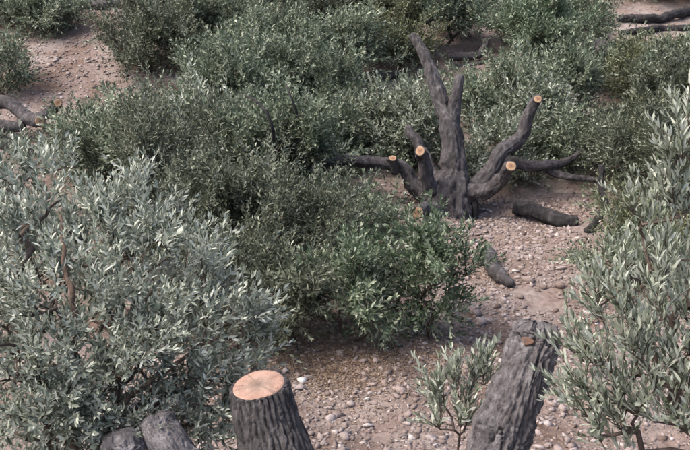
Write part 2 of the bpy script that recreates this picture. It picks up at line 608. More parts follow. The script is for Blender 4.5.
def face_mesh(ring, nrm, seed, mat, lift=.003, shrink=.955, uneven=.03):
    """sawn end: its own slightly uneven sheet with a soft rim, standing just proud of the wood"""
    nrm = np.asarray(nrm, float) / np.linalg.norm(nrm)
    c = ring.mean(0)
    seg = len(ring)
    w_ = max(1, seg // 12)
    if seg > 24:
        ring = sum(np.roll(ring, k_, 0) for k_ in range(-w_, w_ + 1)) / (2 * w_ + 1)
    R_ = np.linalg.norm(ring - c, axis=1).mean()
    verts, rad, chk = [], [], []
    tha = np.linspace(0, 2 * np.pi, seg, endpoint=False)
    ry = vnoise(np.stack([np.cos(tha) * 7, np.sin(tha) * 7, 0 * tha + seed], 1), seed)
    ry = np.clip((ry - .80) / .08, 0, 1)
    for kf in (1.0, .98, .8, .6, .4, .2):
        v = c + (ring - c) * kf * shrink
        v = v - ((v - c) @ nrm)[:, None] * nrm * .85
        h = lift if kf < 1 else -lift
        v = v + nrm * (h + (fbm(v * (2.5 / R_), 2, seed)[:, None] - .5) * uneven * R_ * (1 if kf < 1 else 0))
        verts.append(v)
        rad.append(np.full(seg, kf))
        chk.append(ry * (.45 if kf > .3 else .2))
    chk.append(np.zeros(1))
    verts.append((c + nrm * lift)[None])
    rad.append(np.zeros(1))
    qs = []
    a = np.arange(seg)
    for k in range(5):
        o = k * seg
        qs.append(np.stack([o + a, o + (a + 1) % seg, o + seg + (a + 1) % seg, o + seg + a], 1))
    o = 5 * seg
    tr = np.stack([o + a, o + (a + 1) % seg, np.full(seg, 6 * seg)], 1)
    return np.vstack(verts), [np.vstack(qs), tr], {'rad': np.concatenate(rad), 'check': np.concatenate(chk)}, mat


fore_root = [None]


def blend_n(n_, t_):
    n_ = np.asarray(n_, float)
    n_ = n_ / np.linalg.norm(n_) * .35 + t_
    return n_ / np.linalg.norm(n_)


def limb(root, name, path, rad, mat, seg=16, step=.03, seed=1, cut=None, cut_n=None, scut=None, start_n=None, label=None, **kw):
    """one limb as a part of root with its sawn faces as sub-parts"""
    o = np.array(root.location)
    if cut_n is not None and root is not fore_root[0]:
        cut_n = blend_n(cut_n, (np.array(path[-1]) - np.array(path[-2])) / np.linalg.norm(np.array(path[-1]) - np.array(path[-2])))
    if start_n is not None:
        start_n = blend_n(start_n, (np.array(path[0]) - np.array(path[1])) / np.linalg.norm(np.array(path[0]) - np.array(path[1])))
    V, pl, re, rs, te, ts = tube(path, rad, seg, step, seed, cut_n=cut_n, start_n=start_n, **kw)
    lo = obj(name, mesh(name, V - o, pl, mat, True), root)
    if label:
        lo['label'] = label
    if cut:
        v, p, a, m = face_mesh(re, cut_n if cut_n is not None else te, seed, cut)
        obj('cut_face', mesh('cut_face', v - o, p, m, True, a), lo)
    if scut:
        v, p, a, m = face_mesh(rs[::-1], start_n if start_n is not None else ts, seed + 2, scut)
        obj('cut_face', mesh('cut_face', v - o, p, m, True, a), lo)
    return lo


def pxpath(spec, d0):
    """(px, py, depth offset, radius px) -> world points, radii in metres"""
    P_ = [at(a, b_, d0 + c) for a, b_, c, r in spec]
    R_ = [r * (d0 + c) / F for a, b_, c, r in spec]
    return P_, R_


# --- the pollarded olive at the camera's feet: four limbs from one stool below the frame
base = at(360, 742, 3.62)
bz = gz(base[0], base[1])[0]
fore = thing('pollarded_olive_tree', (base[0], base[1], bz), 'pollarded olive in the foreground, bark-covered limbs sawn off short', 'tree')
fore_root[0] = fore
st = np.array([base[0], base[1], bz])
limb(fore, 'trunk', [st + (0, 0, -.25), st + (0, 0, .05), st + (.02, .02, .3), st + (.02, .06, .5)], [.36, .33, .27, .20], BARK_DARK, 64, .02, 3, lump=.16, ridge=.10, dome=.08)


def fore_limb(spec, **kw):
    P_, R_ = pxpath(spec, 3.9)
    P_ = [st + (0, 0, .12)] + P_
    R_ = [R_[0] * 1.25] + R_
    return limb(fore, 'limb', P_, R_, **kw)


fore_limb([(300, 560, -.2, 43), (283, 480, -.06, 37.5), (269, 430, 0, 33), (258.5, 385, 0, 29.5)], mat=BARK_DARK, seg=160, step=.011, seed=4,
          cut=CUT_FRESH, cut_n=(-.17, -.02, 1), lump=.06, ridge=.07, freq=30, twist=.06, crack=.14, scaly=.025, plates=31, groove=.15, warp=.55, sharp=.6, label='upright limb with a broad fresh flat cut')
lean = fore_limb([(448, 580, -.15, 36), (484, 490, -.06, 32), (501, 445, 0, 28.5), (517, 403, 0, 25), (530, 358, .03, 23.5), (536, 333, .04, 22.5)], mat=BARK_PALE, seg=140, step=.010, seed=23,
          lump=.15, ridge=.12, freq=22, twist=.3, dome=.045, jag=.14, crack=.20, plates=15, groove=.07, warp=1.6, sharp=.5, kink=.5, knots=6, knot=.22, scaly=.07, label='leaning grey limb with a rough broken top')
fore_limb([(230, 560, 0, 26), (190, 490, .06, 22), (171, 450, .1, 20), (157, 421, .12, 18)], mat=BARK_PALE, seg=110, step=.01, seed=15,
          lump=.10, ridge=.08, freq=20, dome=.03, jag=.05, plates=24, groove=.10, sharp=.6, kink=.4, knots=2, label='slim leaning limb with a weathered grey end')
fore_limb([(200, 600, -.1, 30), (150, 505, 0, 25), (128, 460, .05, 23), (121, 441, .06, 20)], mat=BARK_PALE, seg=100, step=.01, seed=16,
          lump=.10, ridge=.08, freq=20, dome=.05, jag=.04, plates=24, groove=.10, sharp=.6, label='thick stub with a rounded grey top')
# brown scar on the leaning limb
lv_ = np.array([v_.co[:] for v_ in lean.data.vertices]) + np.array(fore.location) - CAM
dd_ = lv_[:, 1] * math.cos(PITCH) - lv_[:, 2] * math.sin(PITCH)
uu_ = 345 + F * lv_[:, 0] / dd_
vv_ = 225 - F * (lv_[:, 1] * math.sin(PITCH) + lv_[:, 2] * math.cos(PITCH)) / dd_
near_ = np.hypot((uu_ - 527.5) / 6, (vv_ - 341) / 4) < 1
c = at(527.5, 341, np.sort(dd_[near_])[:max(4, int(near_.sum() * .10))].mean() + .003)
o = np.array(fore.location)
a_ = np.linspace(0, 2 * np.pi, 24, endpoint=False)
nrm = CAM - c
nrm = nrm / np.linalg.norm(nrm)
nrm = np.array([nrm[0] - .15, nrm[1], nrm[2] + .25])
nrm /= np.linalg.norm(nrm)
ux = np.cross([0, 0, 1.], nrm)
ux /= np.linalg.norm(ux)
uy = np.cross(nrm, ux)
wob = 1 + .12 * np.sin(3 * a_ + 1)
ring = c + (np.cos(a_) * .030 * wob)[:, None] * ux + (np.sin(a_) * .019 * wob)[:, None] * uy
v, p, at_r, m = face_mesh(ring, nrm, 8, SCAR, lift=.003)
k = len(v)
v2 = np.vstack([v, ring - nrm * .03])
sk = np.stack([np.arange(24), k + np.arange(24), k + (np.arange(24) + 1) % 24, (np.arange(24) + 1) % 24], 1)
obj('pruning_scar', mesh('pruning_scar', v2 - o, p + [sk], SCAR, True, {'rad': np.concatenate([at_r['rad'], np.ones(24)])}), fore)

# --- the pollarded olive in the middle distance
mb, md = on_ground(452, 212)
mid = thing('pollarded_olive_tree', mb, 'old pollarded olive in the middle, one tall bare limb and orange saw cuts', 'tree')
D = md


def mlimb(spec, name='limb', mat=BARK_MID, seg=38, step=.022, **kw):
    kw['lump'] = max(kw.get('lump', .1) * 1.4, .17)
    kw.setdefault('ridge', .17)
    P_, R_ = pxpath(spec, D)
    R_ = [v_ * .88 for v_ in R_]
    kw.setdefault('plates', 14)
    kw.setdefault('groove', .16)
    kw.setdefault('kink', .8)
    kw.setdefault('scaly', .06)
    kw.setdefault('knots', 4)
    kw.setdefault('knot', .35)
    return limb(mid, name, P_, R_, mat, seg, step, **kw)


mlimb([(452, 228, 0, 29), (451, 208, 0, 25), (452, 192, .02, 20), (455, 175, .05, 14)], 'trunk', seed=31, seg=64, lump=.32, ridge=.25, freq=10, dome=.1)
mlimb([(453, 200, 0, 18), (457, 172, .05, 13.5), (452, 140, .1, 11.5), (443, 112, .15, 9), (437, 88, .2, 7.6), (427, 62, .25, 6.3), (413, 36, .3, 4.6)], seed=32, seg=56, plates=11, lump=.2, ridge=.24, freq=9, dome=.03, jag=.12, label='tall bare main limb with a broken tip')
mlimb([(453, 138, .1, 9), (453, 116, .05, 7.4), (456, 97, 0, 6.4), (459, 78, 0, 4.8)], seed=33, lump=.14, ridge=.1, dome=.05, jag=.06)
mlimb([(444, 205, 0, 12), (434, 190, -.1, 8.5), (427, 172, -.3, 7), (422, 158, -.5, 6.3), (420, 151, -.75, 6)], seed=34, cut=CUT_ORANGE, cut_n=(-.15, -1, .35), lump=.1)
mlimb([(442, 190, .1, 9), (430, 165, .25, 7), (418, 145, .35, 6), (408, 128, .4, 5)], seed=35, lump=.12, dome=.04)
mlimb([(443, 205, 0, 13), (424, 191, 0, 10), (408, 176, 0, 8), (390, 165, 0, 6.5), (362, 161, .05, 6), (338, 160, .1, 5.2), (324, 163, .1, 4)], seed=36, lump=.14, dome=.05, label='long limb reaching out level to the left')
mlimb([(396, 172, 0, 5), (394, 165, -.1, 4.5), (393, 158, -.2, 4)], 'limb', seed=46, cut=CUT_ORANGE, cut_n=(.1, -1, .3), lump=.15, label='torn stub with splintered yellow wood')
mlimb([(450, 207, 0, 14), (436, 209, -.25, 9), (424, 211, -.55, 7.2), (418, 213, -.9, 6.8)], seed=37, cut=CUT_ORANGE, cut_n=(-.2, -1, .25), lump=.1)
mlimb([(458, 200, 0, 14), (472, 188, 0, 10.5), (488, 171, 0, 9), (500, 153, 0, 8.2), (515, 144, .05, 7.4), (527, 130, .05, 6.8), (531, 115, 0, 6.2), (537, 103, -.12, 5.4), (538, 99, -.24, 5.2)], seed=38, cut=CUT_ORANGE, cut_n=(.15, -.75, .8), lump=.13, label='crooked right limb rising to a round orange cut')
mlimb([(456, 204, 0, 15), (472, 194, -.15, 9.5), (488, 189, -.3, 8.6), (502, 180, -.45, 7.4), (509, 171, -.65, 6.3), (511, 166, -.85, 5.8)], seed=39, cut=CUT_ORANGE, cut_n=(-.1, -1, .3), lump=.12)
mlimb([(470, 192, .2, 9), (489, 178, .25, 7.5), (497, 168, .3, 7), (510, 163, .35, 6.5), (530, 168, .35, 6.2), (552, 167, .4, 5), (570, 157, .45, 3.4), (582, 150, .45, 2.2)], seed=40, lump=.14, dome=.02)
mlimb([(545, 168, .38, 5), (556, 174, .35, 4.2), (574, 178, .3, 3.6), (597, 180, .25, 2.6)], seed=41, lump=.14, dome=.02)
mlimb([(468, 197, 0, 5.5), (474, 205, -.1, 4.6), (474, 218, -.1, 3.8)], seed=42, mat=BARK_BLACK, lump=.1, dome=.02)


def lying(name, spec, label, cat, mat=BARK_MID, seed=50, cut=None, cut_n=None, scut=None, start_n=None, sink=.35, foot=None, **kw):
    """a log or cut bough resting on the earth: each point drops onto the ground seen at that pixel"""
    P_, R_ = [], []
    for px_, py_, lift, r in spec:
        g, d = on_ground(*(foot or (px_, py_ + r * .6)))
        if foot:
            P_.append(at(px_, py_, d + lift))
            R_.append(r * d / F)
            continue
        rr = r * d / F
        g = np.array([g[0], g[1], gz(g[0], g[1])[0]])
        P_.append(g + (0, 0, rr * (1 - sink) + lift))
        R_.append(rr)
    b0 = np.mean(P_, axis=0)
    b0[2] = gz(b0[0], b0[1])[0]
    t_ = thing(name, b0, label, cat)
    limb(t_, 'log' if len(spec) > 1 else name, P_, R_, mat, 24, .025, seed, cut, cut_n, scut, start_n, lump=.16, ridge=.2, plates=13, groove=.16, kink=.8, knots=4, knot=.35, scaly=.09, **kw)
    return t_


lying('sawn_log', [(514, 211, .05, 7), (534, 215, .02, 7), (556, 221, 0, 6.8), (576, 222, 0, 6)], 'dark sawn log lying right of the old pollarded olive', 'log', BARK_BLACK, 51, scut=CUT_OLD, start_n=(-1, -.6, .1), dome=.03)
lying('bent_log', [(487, 259, .12, 4.6), (492, 270, .08, 6.2), (500, 279, .04, 6.6), (510, 284, 0, 5)], 'short dark bent log on the stony ground, below the pollarded olive', 'log', BARK_MID, 52, dome=.04, start_dome=.03)
lying('forked_log', [(448, 57, -.1, 3.4), (462, 57, 0, 3.8), (476, 55, .05, 3.8), (484, 48, .05, 3.4), (487, 39, .05, 2.8)], 'grey log with an upturned end, behind the tall bare limb', 'log', BARK_MID, 53, foot=(466, 63), scut=CUT_OLD, dome=.02)
lying('straight_log', [(452, 66, 0, 3), (468, 65, 0, 3.2), (483, 63, 0, 2.8)], 'thin straight grey log lying just below the upturned one', 'log', BARK_MID, 54, dome=.02, start_dome=.02)
lying('heavy_log', [(617, 21, .05, 2.8), (640, 22, .05, 3.8), (664, 20, .05, 3.8), (690, 14, .05, 4.6), (712, 10, .0, 4.6)], 'upper of two long dark logs at the top right', 'log', BARK_BLACK, 55, dome=.03, start_dome=.03)
lying('heavy_log', [(620, 33, 0, 2.4), (640, 32, .02, 3.2), (660, 29, 0, 3.4), (690, 29, 0, 3), (710, 26, .0, 3)], 'lower of two long dark logs at the top right, pale cut knot', 'log', BARK_BLACK, 56, scut=CUT_OLD, dome=.03)
lying('grey_log', [(360, 78, 0, 3.6), (378, 77, .02, 4), (398, 75, 0, 3.6)], 'short grey log on bare earth left of the tall bare limb', 'log', BARK_MID, 57, dome=.03, start_dome=.03)
lying('fallen_log', [(70, 4, .05, 3.6), (88, 6, .05, 4), (104, 7, .05, 4), (120, 5, .05, 3.4)], 'dark log lying between the shrubs at the top left edge', 'log', BARK_MID, 58, dome=.03, start_dome=.03)
lying('curved_bough', [(601, 165, .2, 2.8), (602, 184, .15, 3.4), (605, 202, .05, 3.8), (600, 216, 0, 3.8), (586, 232, -.05, 3.4)], 'dark curved bough standing out of the shrubs beside the sawn log', 'branch', BARK_BLACK, 59, foot=(586, 232), dome=.02)
lying('thin_bough', [(588, 126, 0, 2.2), (597, 116, 0, 2.6), (610, 112, 0, 2.6), (626, 109, 0, 2)], 'thin dark arched bough over bare earth right of the crooked limb', 'branch', BARK_BLACK, 60, foot=(588, 127), dome=.01)

# cut-back olive at the left edge
lb, ld = on_ground(-22, 138)
lt = thing('cut_back_olive_tree', lb, 'cut back olive at the left edge, bent grey limbs with pale cuts', 'tree')


def llimb(spec, name='limb', **kw):
    P_, R_ = pxpath(spec, ld)
    return limb(lt, name, P_, R_, kw.pop('mat', BARK_MID), 36, .025, plates=13, groove=.14, kink=.8, knots=3, **kw)


llimb([(-24, 152, 0, 20), (-22, 135, 0, 17), (-18, 118, 0, 12)], 'trunk', seed=61, lump=.2, dome=.1)
llimb([(-22, 122, 0, 9), (-8, 107, 0, 7.5), (8, 103, -.1, 6.5), (20, 110, -.2, 6.5), (31, 119, -.3, 6.5), (37, 121, -.5, 6), (40, 121, -.8, 5.6)], seed=62, cut=CUT_ORANGE, cut_n=(.3, -1, .3), lump=.12, label='arched upper limb with a pale cut')
llimb([(-22, 135, 0, 9), (-6, 127, 0, 6.5), (10, 127, -.1, 6), (24, 126, -.1, 5.5)], seed=63, lump=.12, dome=.03)
llimb([(30, 121, .3, 5), (42, 117, .35, 5), (52, 111, .35, 5), (57, 106, .3, 4.8), (58, 103, .05, 4.6)], seed=64, cut=CUT_ORANGE, cut_n=(.2, -1, .5), lump=.1, label='far limb ending in a tall pale cut')
llimb([(-24, 148, 0, 9), (-8, 150, -.3, 8), (8, 148, -.5, 7.5), (22, 152, -.7, 6.5), (34, 158, -.8, 5)], seed=65, mat=BARK_BLACK, lump=.14, dome=.04)

# ------------------------------------------------------------------ foliage
def leaf_far():
    V = np.array([(0, 0, 0), (-.5, .5, .10), (0, 1, .02), (.5, .5, .10)])     # x width, y length, z normal; folded on the rib
    return V, [(0, 2, 1), (0, 3, 2)]


def leaf_near():
    V = np.array([(0, 0, 0), (-.44, .30, .06), (-.46, .66, .04), (0, 1, -.10), (.46, .66, .04), (.44, .30, .06), (0, .34, -.02), (0, .68, -.05)])
    return V, [(0, 6, 1), (0, 5, 6), (1, 6, 7), (1, 7, 2), (6, 5, 4), (6, 4, 7), (2, 7, 3), (7, 4, 3)]


LM = (np.array([(0, 0, 0), (-.5, .36, .06), (-.36, .72, .02), (0, 1, -.10), (.36, .72, .02), (.5, .36, .06)]), np.array([(0, 5, 1), (1, 5, 4), (1, 4, 2), (2, 4, 3)]))


def frame_from(d, roll):
    d = d / np.linalg.norm(d, axis=1)[:, None]
    ref = np.where(np.abs(d[:, 2:3]) < .9, np.array([[0, 0, 1.]]), np.array([[1., 0, 0]]))
    u = np.cross(ref, d)
    u /= np.linalg.norm(u, axis=1)[:, None]
    v = np.cross(d, u)
    c, s = np.cos(roll)[:, None], np.sin(roll)[:, None]
    return np.stack([u * c + v * s, -u * s + v * c, d], 2)      # columns


def sprig_leaves(r, n_pairs, length, ll, lw, ang, near=False):
    """leaf placements on one sprig growing along +Z: (k,3,4) transforms"""
    out = []
    bend = r.uniform(-.35, .35, 2)
    for i in range(n_pairs):
        s = (i + .6) / n_pairs
        phi0 = (i % 2) * math.pi / 2 + r.normal(0, .25)
        p = np.array([bend[0] * s * s * length, bend[1] * s * s * length, s * length])
        for side in (0, 1):
            if r.random() < .08:
                continue
            phi = phi0 + side * math.pi + r.normal(0, .2)
            a = ang * (1.15 - .6 * s) + r.normal(0, .2)
            dirn = np.array([math.cos(phi) * math.sin(a), math.sin(phi) * math.sin(a), math.cos(a)])
            w = np.cross(dirn, [0, 0, 1.])
            w /= np.linalg.norm(w) + 1e-9
            nn = np.cross(w, dirn)
            rl = r.normal(0, .45)
            w2 = w * math.cos(rl) + nn * math.sin(rl)
            nn = np.cross(w2, dirn)
            L_ = ll * r.uniform(.7, 1.12) * (1 - .35 * max(0, s - .7) / .3)
            W_ = lw * r.uniform(.8, 1.15)
            M = np.stack([w2 * W_, dirn * L_, nn * L_ * .6], 1)
            out.append(np.hstack([M, p[:, None]]))
    # terminal leaf pair
    for phi in (0, math.pi):
        dirn = np.array([math.cos(phi) * .25, math.sin(phi) * .25, .97])
        w = np.array([-dirn[1], dirn[0], 0]) + np.array([0, .1, 0])
        w = np.cross(dirn, [0.3, .8, 0])
        w /= np.linalg.norm(w)
        M = np.stack([w * lw * .8, dirn * ll * .75, np.cross(w, dirn) * ll * .6], 1)
        out.append(np.hstack([M, np.array([bend[0] * length, bend[1] * length, length])[:, None]]))
    return np.array(out), bend


def twig_strip(bend, length, r0):
    """thin three-sided stem for a sprig along +Z"""
    V = []
    for s in (0, .5, 1):
        c = np.array([bend[0] * s * s * length, bend[1] * s * s * length, s * length])
        for k in range(3):
            V.append(c + np.array([math.cos(k * 2.094), math.sin(k * 2.094), 0]) * r0 * (1 - .7 * s))
    q = []
    for j in range(2):
        for k in range(3):
            q.append((j * 3 + k, j * 3 + (k + 1) % 3, j * 3 + 3 + (k + 1) % 3, j * 3 + 3 + k))
    return np.array(V), np.array(q)


def tree_graph(root, nodes, r, bias=.35):
    """grow a branch graph: join each node to the wood already there, short paths first"""
    pts = [root]
    par = [-1]
    plen = [0.]
    order = np.argsort(np.linalg.norm(nodes - root, axis=1))
    for i in order:
        P_ = np.array(pts)
        d = np.linalg.norm(P_ - nodes[i], axis=1)
        j = int(np.argmin(d + bias * np.array(plen)))
        L_ = d[j]
        # a midway joint with a natural sag/kink
        if L_ > .10:
            m_ = (P_[j] + nodes[i]) / 2 + r.normal(0, .055 * L_, 3) + np.array([0, 0, .04 * L_])
            pts.append(m_)
            par.append(j)
            plen.append(plen[j] + L_ / 2)
            j = len(pts) - 1
        pts.append(nodes[i])
        par.append(j)
        plen.append(plen[j] + L_ / 2)
    return np.array(pts), np.array(par)


def graph_wood(pts, par, r_tip, power=.45, sides=4, rmax=.05):
    n = len(pts)
    cnt = np.ones(n)
    for i in range(n - 1, 0, -1):
        cnt[par[i]] += cnt[i]
    rad = np.minimum(r_tip * cnt ** power, rmax)
    e = np.arange(1, n)
    a, b_ = pts[par[e]], pts[e]
    d = b_ - a
    ln = np.linalg.norm(d, axis=1)
    d = d / (ln[:, None] + 1e-9)
    Fm = frame_from(d, np.zeros(len(e)))
    ra = np.minimum(rad[par[e]], rad[e] * 1.35)
    rb = rad[e]
    th = np.linspace(0, 2 * np.pi, sides, endpoint=False)
    cs = np.stack([np.cos(th), np.sin(th)], 1)
    off = np.einsum('nij,kj->nki', Fm[:, :, :2], cs)
    V = np.concatenate([a[:, None] + off * ra[:, None, None], (b_ + d * rb[:, None] * .5)[:, None] + off * rb[:, None, None]], 1)
    k = np.arange(sides)
    q = np.stack([k, (k + 1) % sides, sides + (k + 1) % sides, sides + k], 1)
    Q = q[None] + (np.arange(len(e)) * 2 * sides)[:, None, None]
    return V.reshape(-1, 3), Q.reshape(-1, 4), rad


def crown_nodes(r, n, R_, H, lobes, low=.12, lean=(0, 0)):
    """node points in an uneven, lobed dome of half-width R_ and height H above the origin"""
    cs = []
    for k in range(lobes):
        a = 2 * math.pi * (k + r.uniform(-.4, .4)) / lobes * 2.4
        rr = R_ * r.uniform(.15, .72)
        hz = H * (low + (1 - low) * r.uniform(.15, .78))
        sh = math.sqrt(max(.1, 1 - (max(0, hz / H - .35) / .7) ** 2))
        cs.append((math.cos(a) * rr * sh + lean[0] * hz, math.sin(a) * rr * sh + lean[1] * hz, hz, r.uniform(.22, .42)))
    cs.append((lean[0] * H * .7, lean[1] * H * .7, H * .72, .28))
    out = []
    while len(out) < n:
        c = cs[r.integers(len(cs))]
        v = r.normal(size=3)
        v *= r.random() ** .45 / np.linalg.norm(v)
        p = np.array([c[0] + v[0] * c[3] * R_ * 1.15, c[1] + v[1] * c[3] * R_ * 1.15, c[2] + v[2] * c[3] * min(H, R_ * 1.6) * .8])
        if p[2] > H * 1.02 or p[2] < .06:
            continue
        out.append(p)
    return np.array(out)


TRI = [0]


def bake_leaves(r, pos, dirs, tmpl_T, near, tint_mu, tint_sd, scale=(.8, 1.15)):
    """merge sprig templates at positions into one leaf mesh array"""
    lv, lf = leaf_near() if near else leaf_far()
    lf = np.array(lf)
    nv = len(lv)
    allV, allT = [], []
    pick = r.integers(len(tmpl_T), size=len(pos))
    Fm = frame_from(dirs, r.uniform(0, 6.28, len(pos)))
    sc = r.uniform(*scale, len(pos))
    for k, T_ in enumerate(tmpl_T):
        m = pick == k
        if not m.any():
            continue
        loc = np.einsum('lij,vj->lvi', T_[:, :, :3], lv) + T_[:, None, :, 3]       # leaves, verts, 3
        loc = loc.reshape(-1, 3)
        W = np.einsum('nij,vj->nvi', Fm[m] * sc[m][:, None, None], loc) + pos[m][:, None]
        sp = r.normal(0, tint_sd * .8, (m.sum(), 1))
        lf_t = np.clip(tint_mu + sp + r.normal(0, tint_sd, (m.sum(), len(T_))), 0, 1)
        allV.append(W.reshape(-1, 3))
        allT.append(np.repeat(lf_t.ravel(), nv))
    V = np.concatenate(allV)
    nl = len(V) // nv
    Fc = (lf[None] + (np.arange(nl) * nv)[:, None, None]).reshape(-1, 3)
    TRI[0] += len(Fc)
    return V, Fc, np.concatenate(allT)


def templates(seed, k, pairs, length, ll, lw, ang):
    r = np.random.default_rng(seed)
    return [sprig_leaves(r, pairs, length, ll, lw, ang)[0] for _ in range(k)]


TM = {
    'far': templates(102, 8, 6, .25, .072, .0215, .95),
    'broad': templates(103, 8, 7, .22, .066, .0205, 1.0),
    'fine': templates(104, 8, 7, .24, .060, .0165, .9),
}

SEED = [1000]


def shrub(label, px, top, y, wpx, mat='mid', tm='far', dens=1.0, cat='shrub', name='olive_shrub', lobes=9, upb=.5, tint=(.48, .28), group='olive shrubs on the slope', low=.1):
    SEED[0] += 1
    r = np.random.default_rng(SEED[0])
    # distance y along the ground; pixel column -> x, pixel row of the crown's top -> height
    rr = ray(px, top)
    tpar = (y) / rr[1]
    x = rr[0] * tpar
    ztop = CAM[2] + rr[2] * tpar
    g = gz(x, y)[0]
    H = max(.35, ztop - g)
    d = y * math.cos(PITCH) + (CAM[2] - g) * math.sin(PITCH)
    R_ = wpx * d / F / 2 * (1.42 if y > 10 else 1.2)
    t_ = thing(name, (x, y, g), label, cat, group)
    thin, grow = (.56, 1.24) if y > 14.5 else (.62, 1.18) if y > 10 else (.74, 1.08)
    nn = int(np.clip(46 * R_ * (H + R_), 34, 200))
    nodes = crown_nodes(r, nn, R_, H * .86, lobes, low)
    # keep nodes above the slope
    nodes[:, 2] = np.maximum(nodes[:, 2], gz(nodes[:, 0] + x, nodes[:, 1] + y) - g + .05)
    pts, par = tree_graph(np.array([0, 0, -.05]), nodes, r)
    ex, ep, sd_, so = [], [], [], []
    n0 = len(pts)
    high = np.where(pts[:, 2] > H * .45)[0]
    outer = np.where(np.hypot(pts[:, 0], pts[:, 1]) > R_ * .55)[0]
    cand = np.concatenate([high, outer])
    for k_ in range(int(np.clip(70 * R_ * H * thin, 18, 80))):
        j_ = int(cand[r.integers(len(cand))])
        p_ = pts[j_]
        dr = p_ - np.array([0, 0, H * .2])
        dr = dr / (np.linalg.norm(dr) + 1e-9) * .7 + np.array([0, 0, .6]) + r.normal(0, .42, 3)
        dr /= np.linalg.norm(dr)
        L_ = r.uniform(.16, .72) * min(1, .5 + R_ * .4)
        ns = max(3, int(L_ / .07))
        bd = r.normal(0, .05, 3) - np.array([0, 0, .03])
        last = j_
        for q_ in range(ns):
            p_ = p_ + (dr + bd * q_) * L_ / ns
            ex.append(p_.copy())
            ep.append(last)
            last = n0 + len(ex) - 1
            for _ in range(2):
                so.append(p_.copy())
                sd_.append(dr + r.normal(0, .45, 3))
    pts0, par0 = pts, par
    pts = np.vstack([pts, np.array(ex)])
    par = np.concatenate([par, np.array(ep)])
    wv, wq, rad = graph_wood(pts, par, .0030, .42, 3, .06)
    pts, par = pts0, par0
    obj('branches', mesh('branches', wv, [wq], TWIG, False), t_)
    per = max(2, int(round(R_ * (H + .7 * R_) * 560 * dens * thin / nn)))
    idx = np.repeat(np.arange(1, len(pts)), per)
    idx = idx[r.random(len(idx)) < nn / (len(pts) - 1)]
    pos = pts[idx] + r.normal(0, .04, (len(idx), 3))
    c = np.array([0, 0, H * .35])
    out = pos - c
    out /= np.linalg.norm(out, axis=1)[:, None] + 1e-9
    dirs = out * .6 + np.array([0, 0, upb]) + r.normal(0, .55, out.shape)
    sdn = np.array(sd_)
    pos = np.vstack([pos, np.array(so)])
    dirs = np.vstack([dirs, sdn])
    V, Fc, tt = bake_leaves(r, pos, dirs, TM[tm], False, tint[0] + r.uniform(-.07, .09), tint[1], (.8 * grow, 1.15 * grow))
    obj('crown', mesh('crown', V, [Fc], LEAF[mat], False, {'tint': tt}), t_)
    return t_


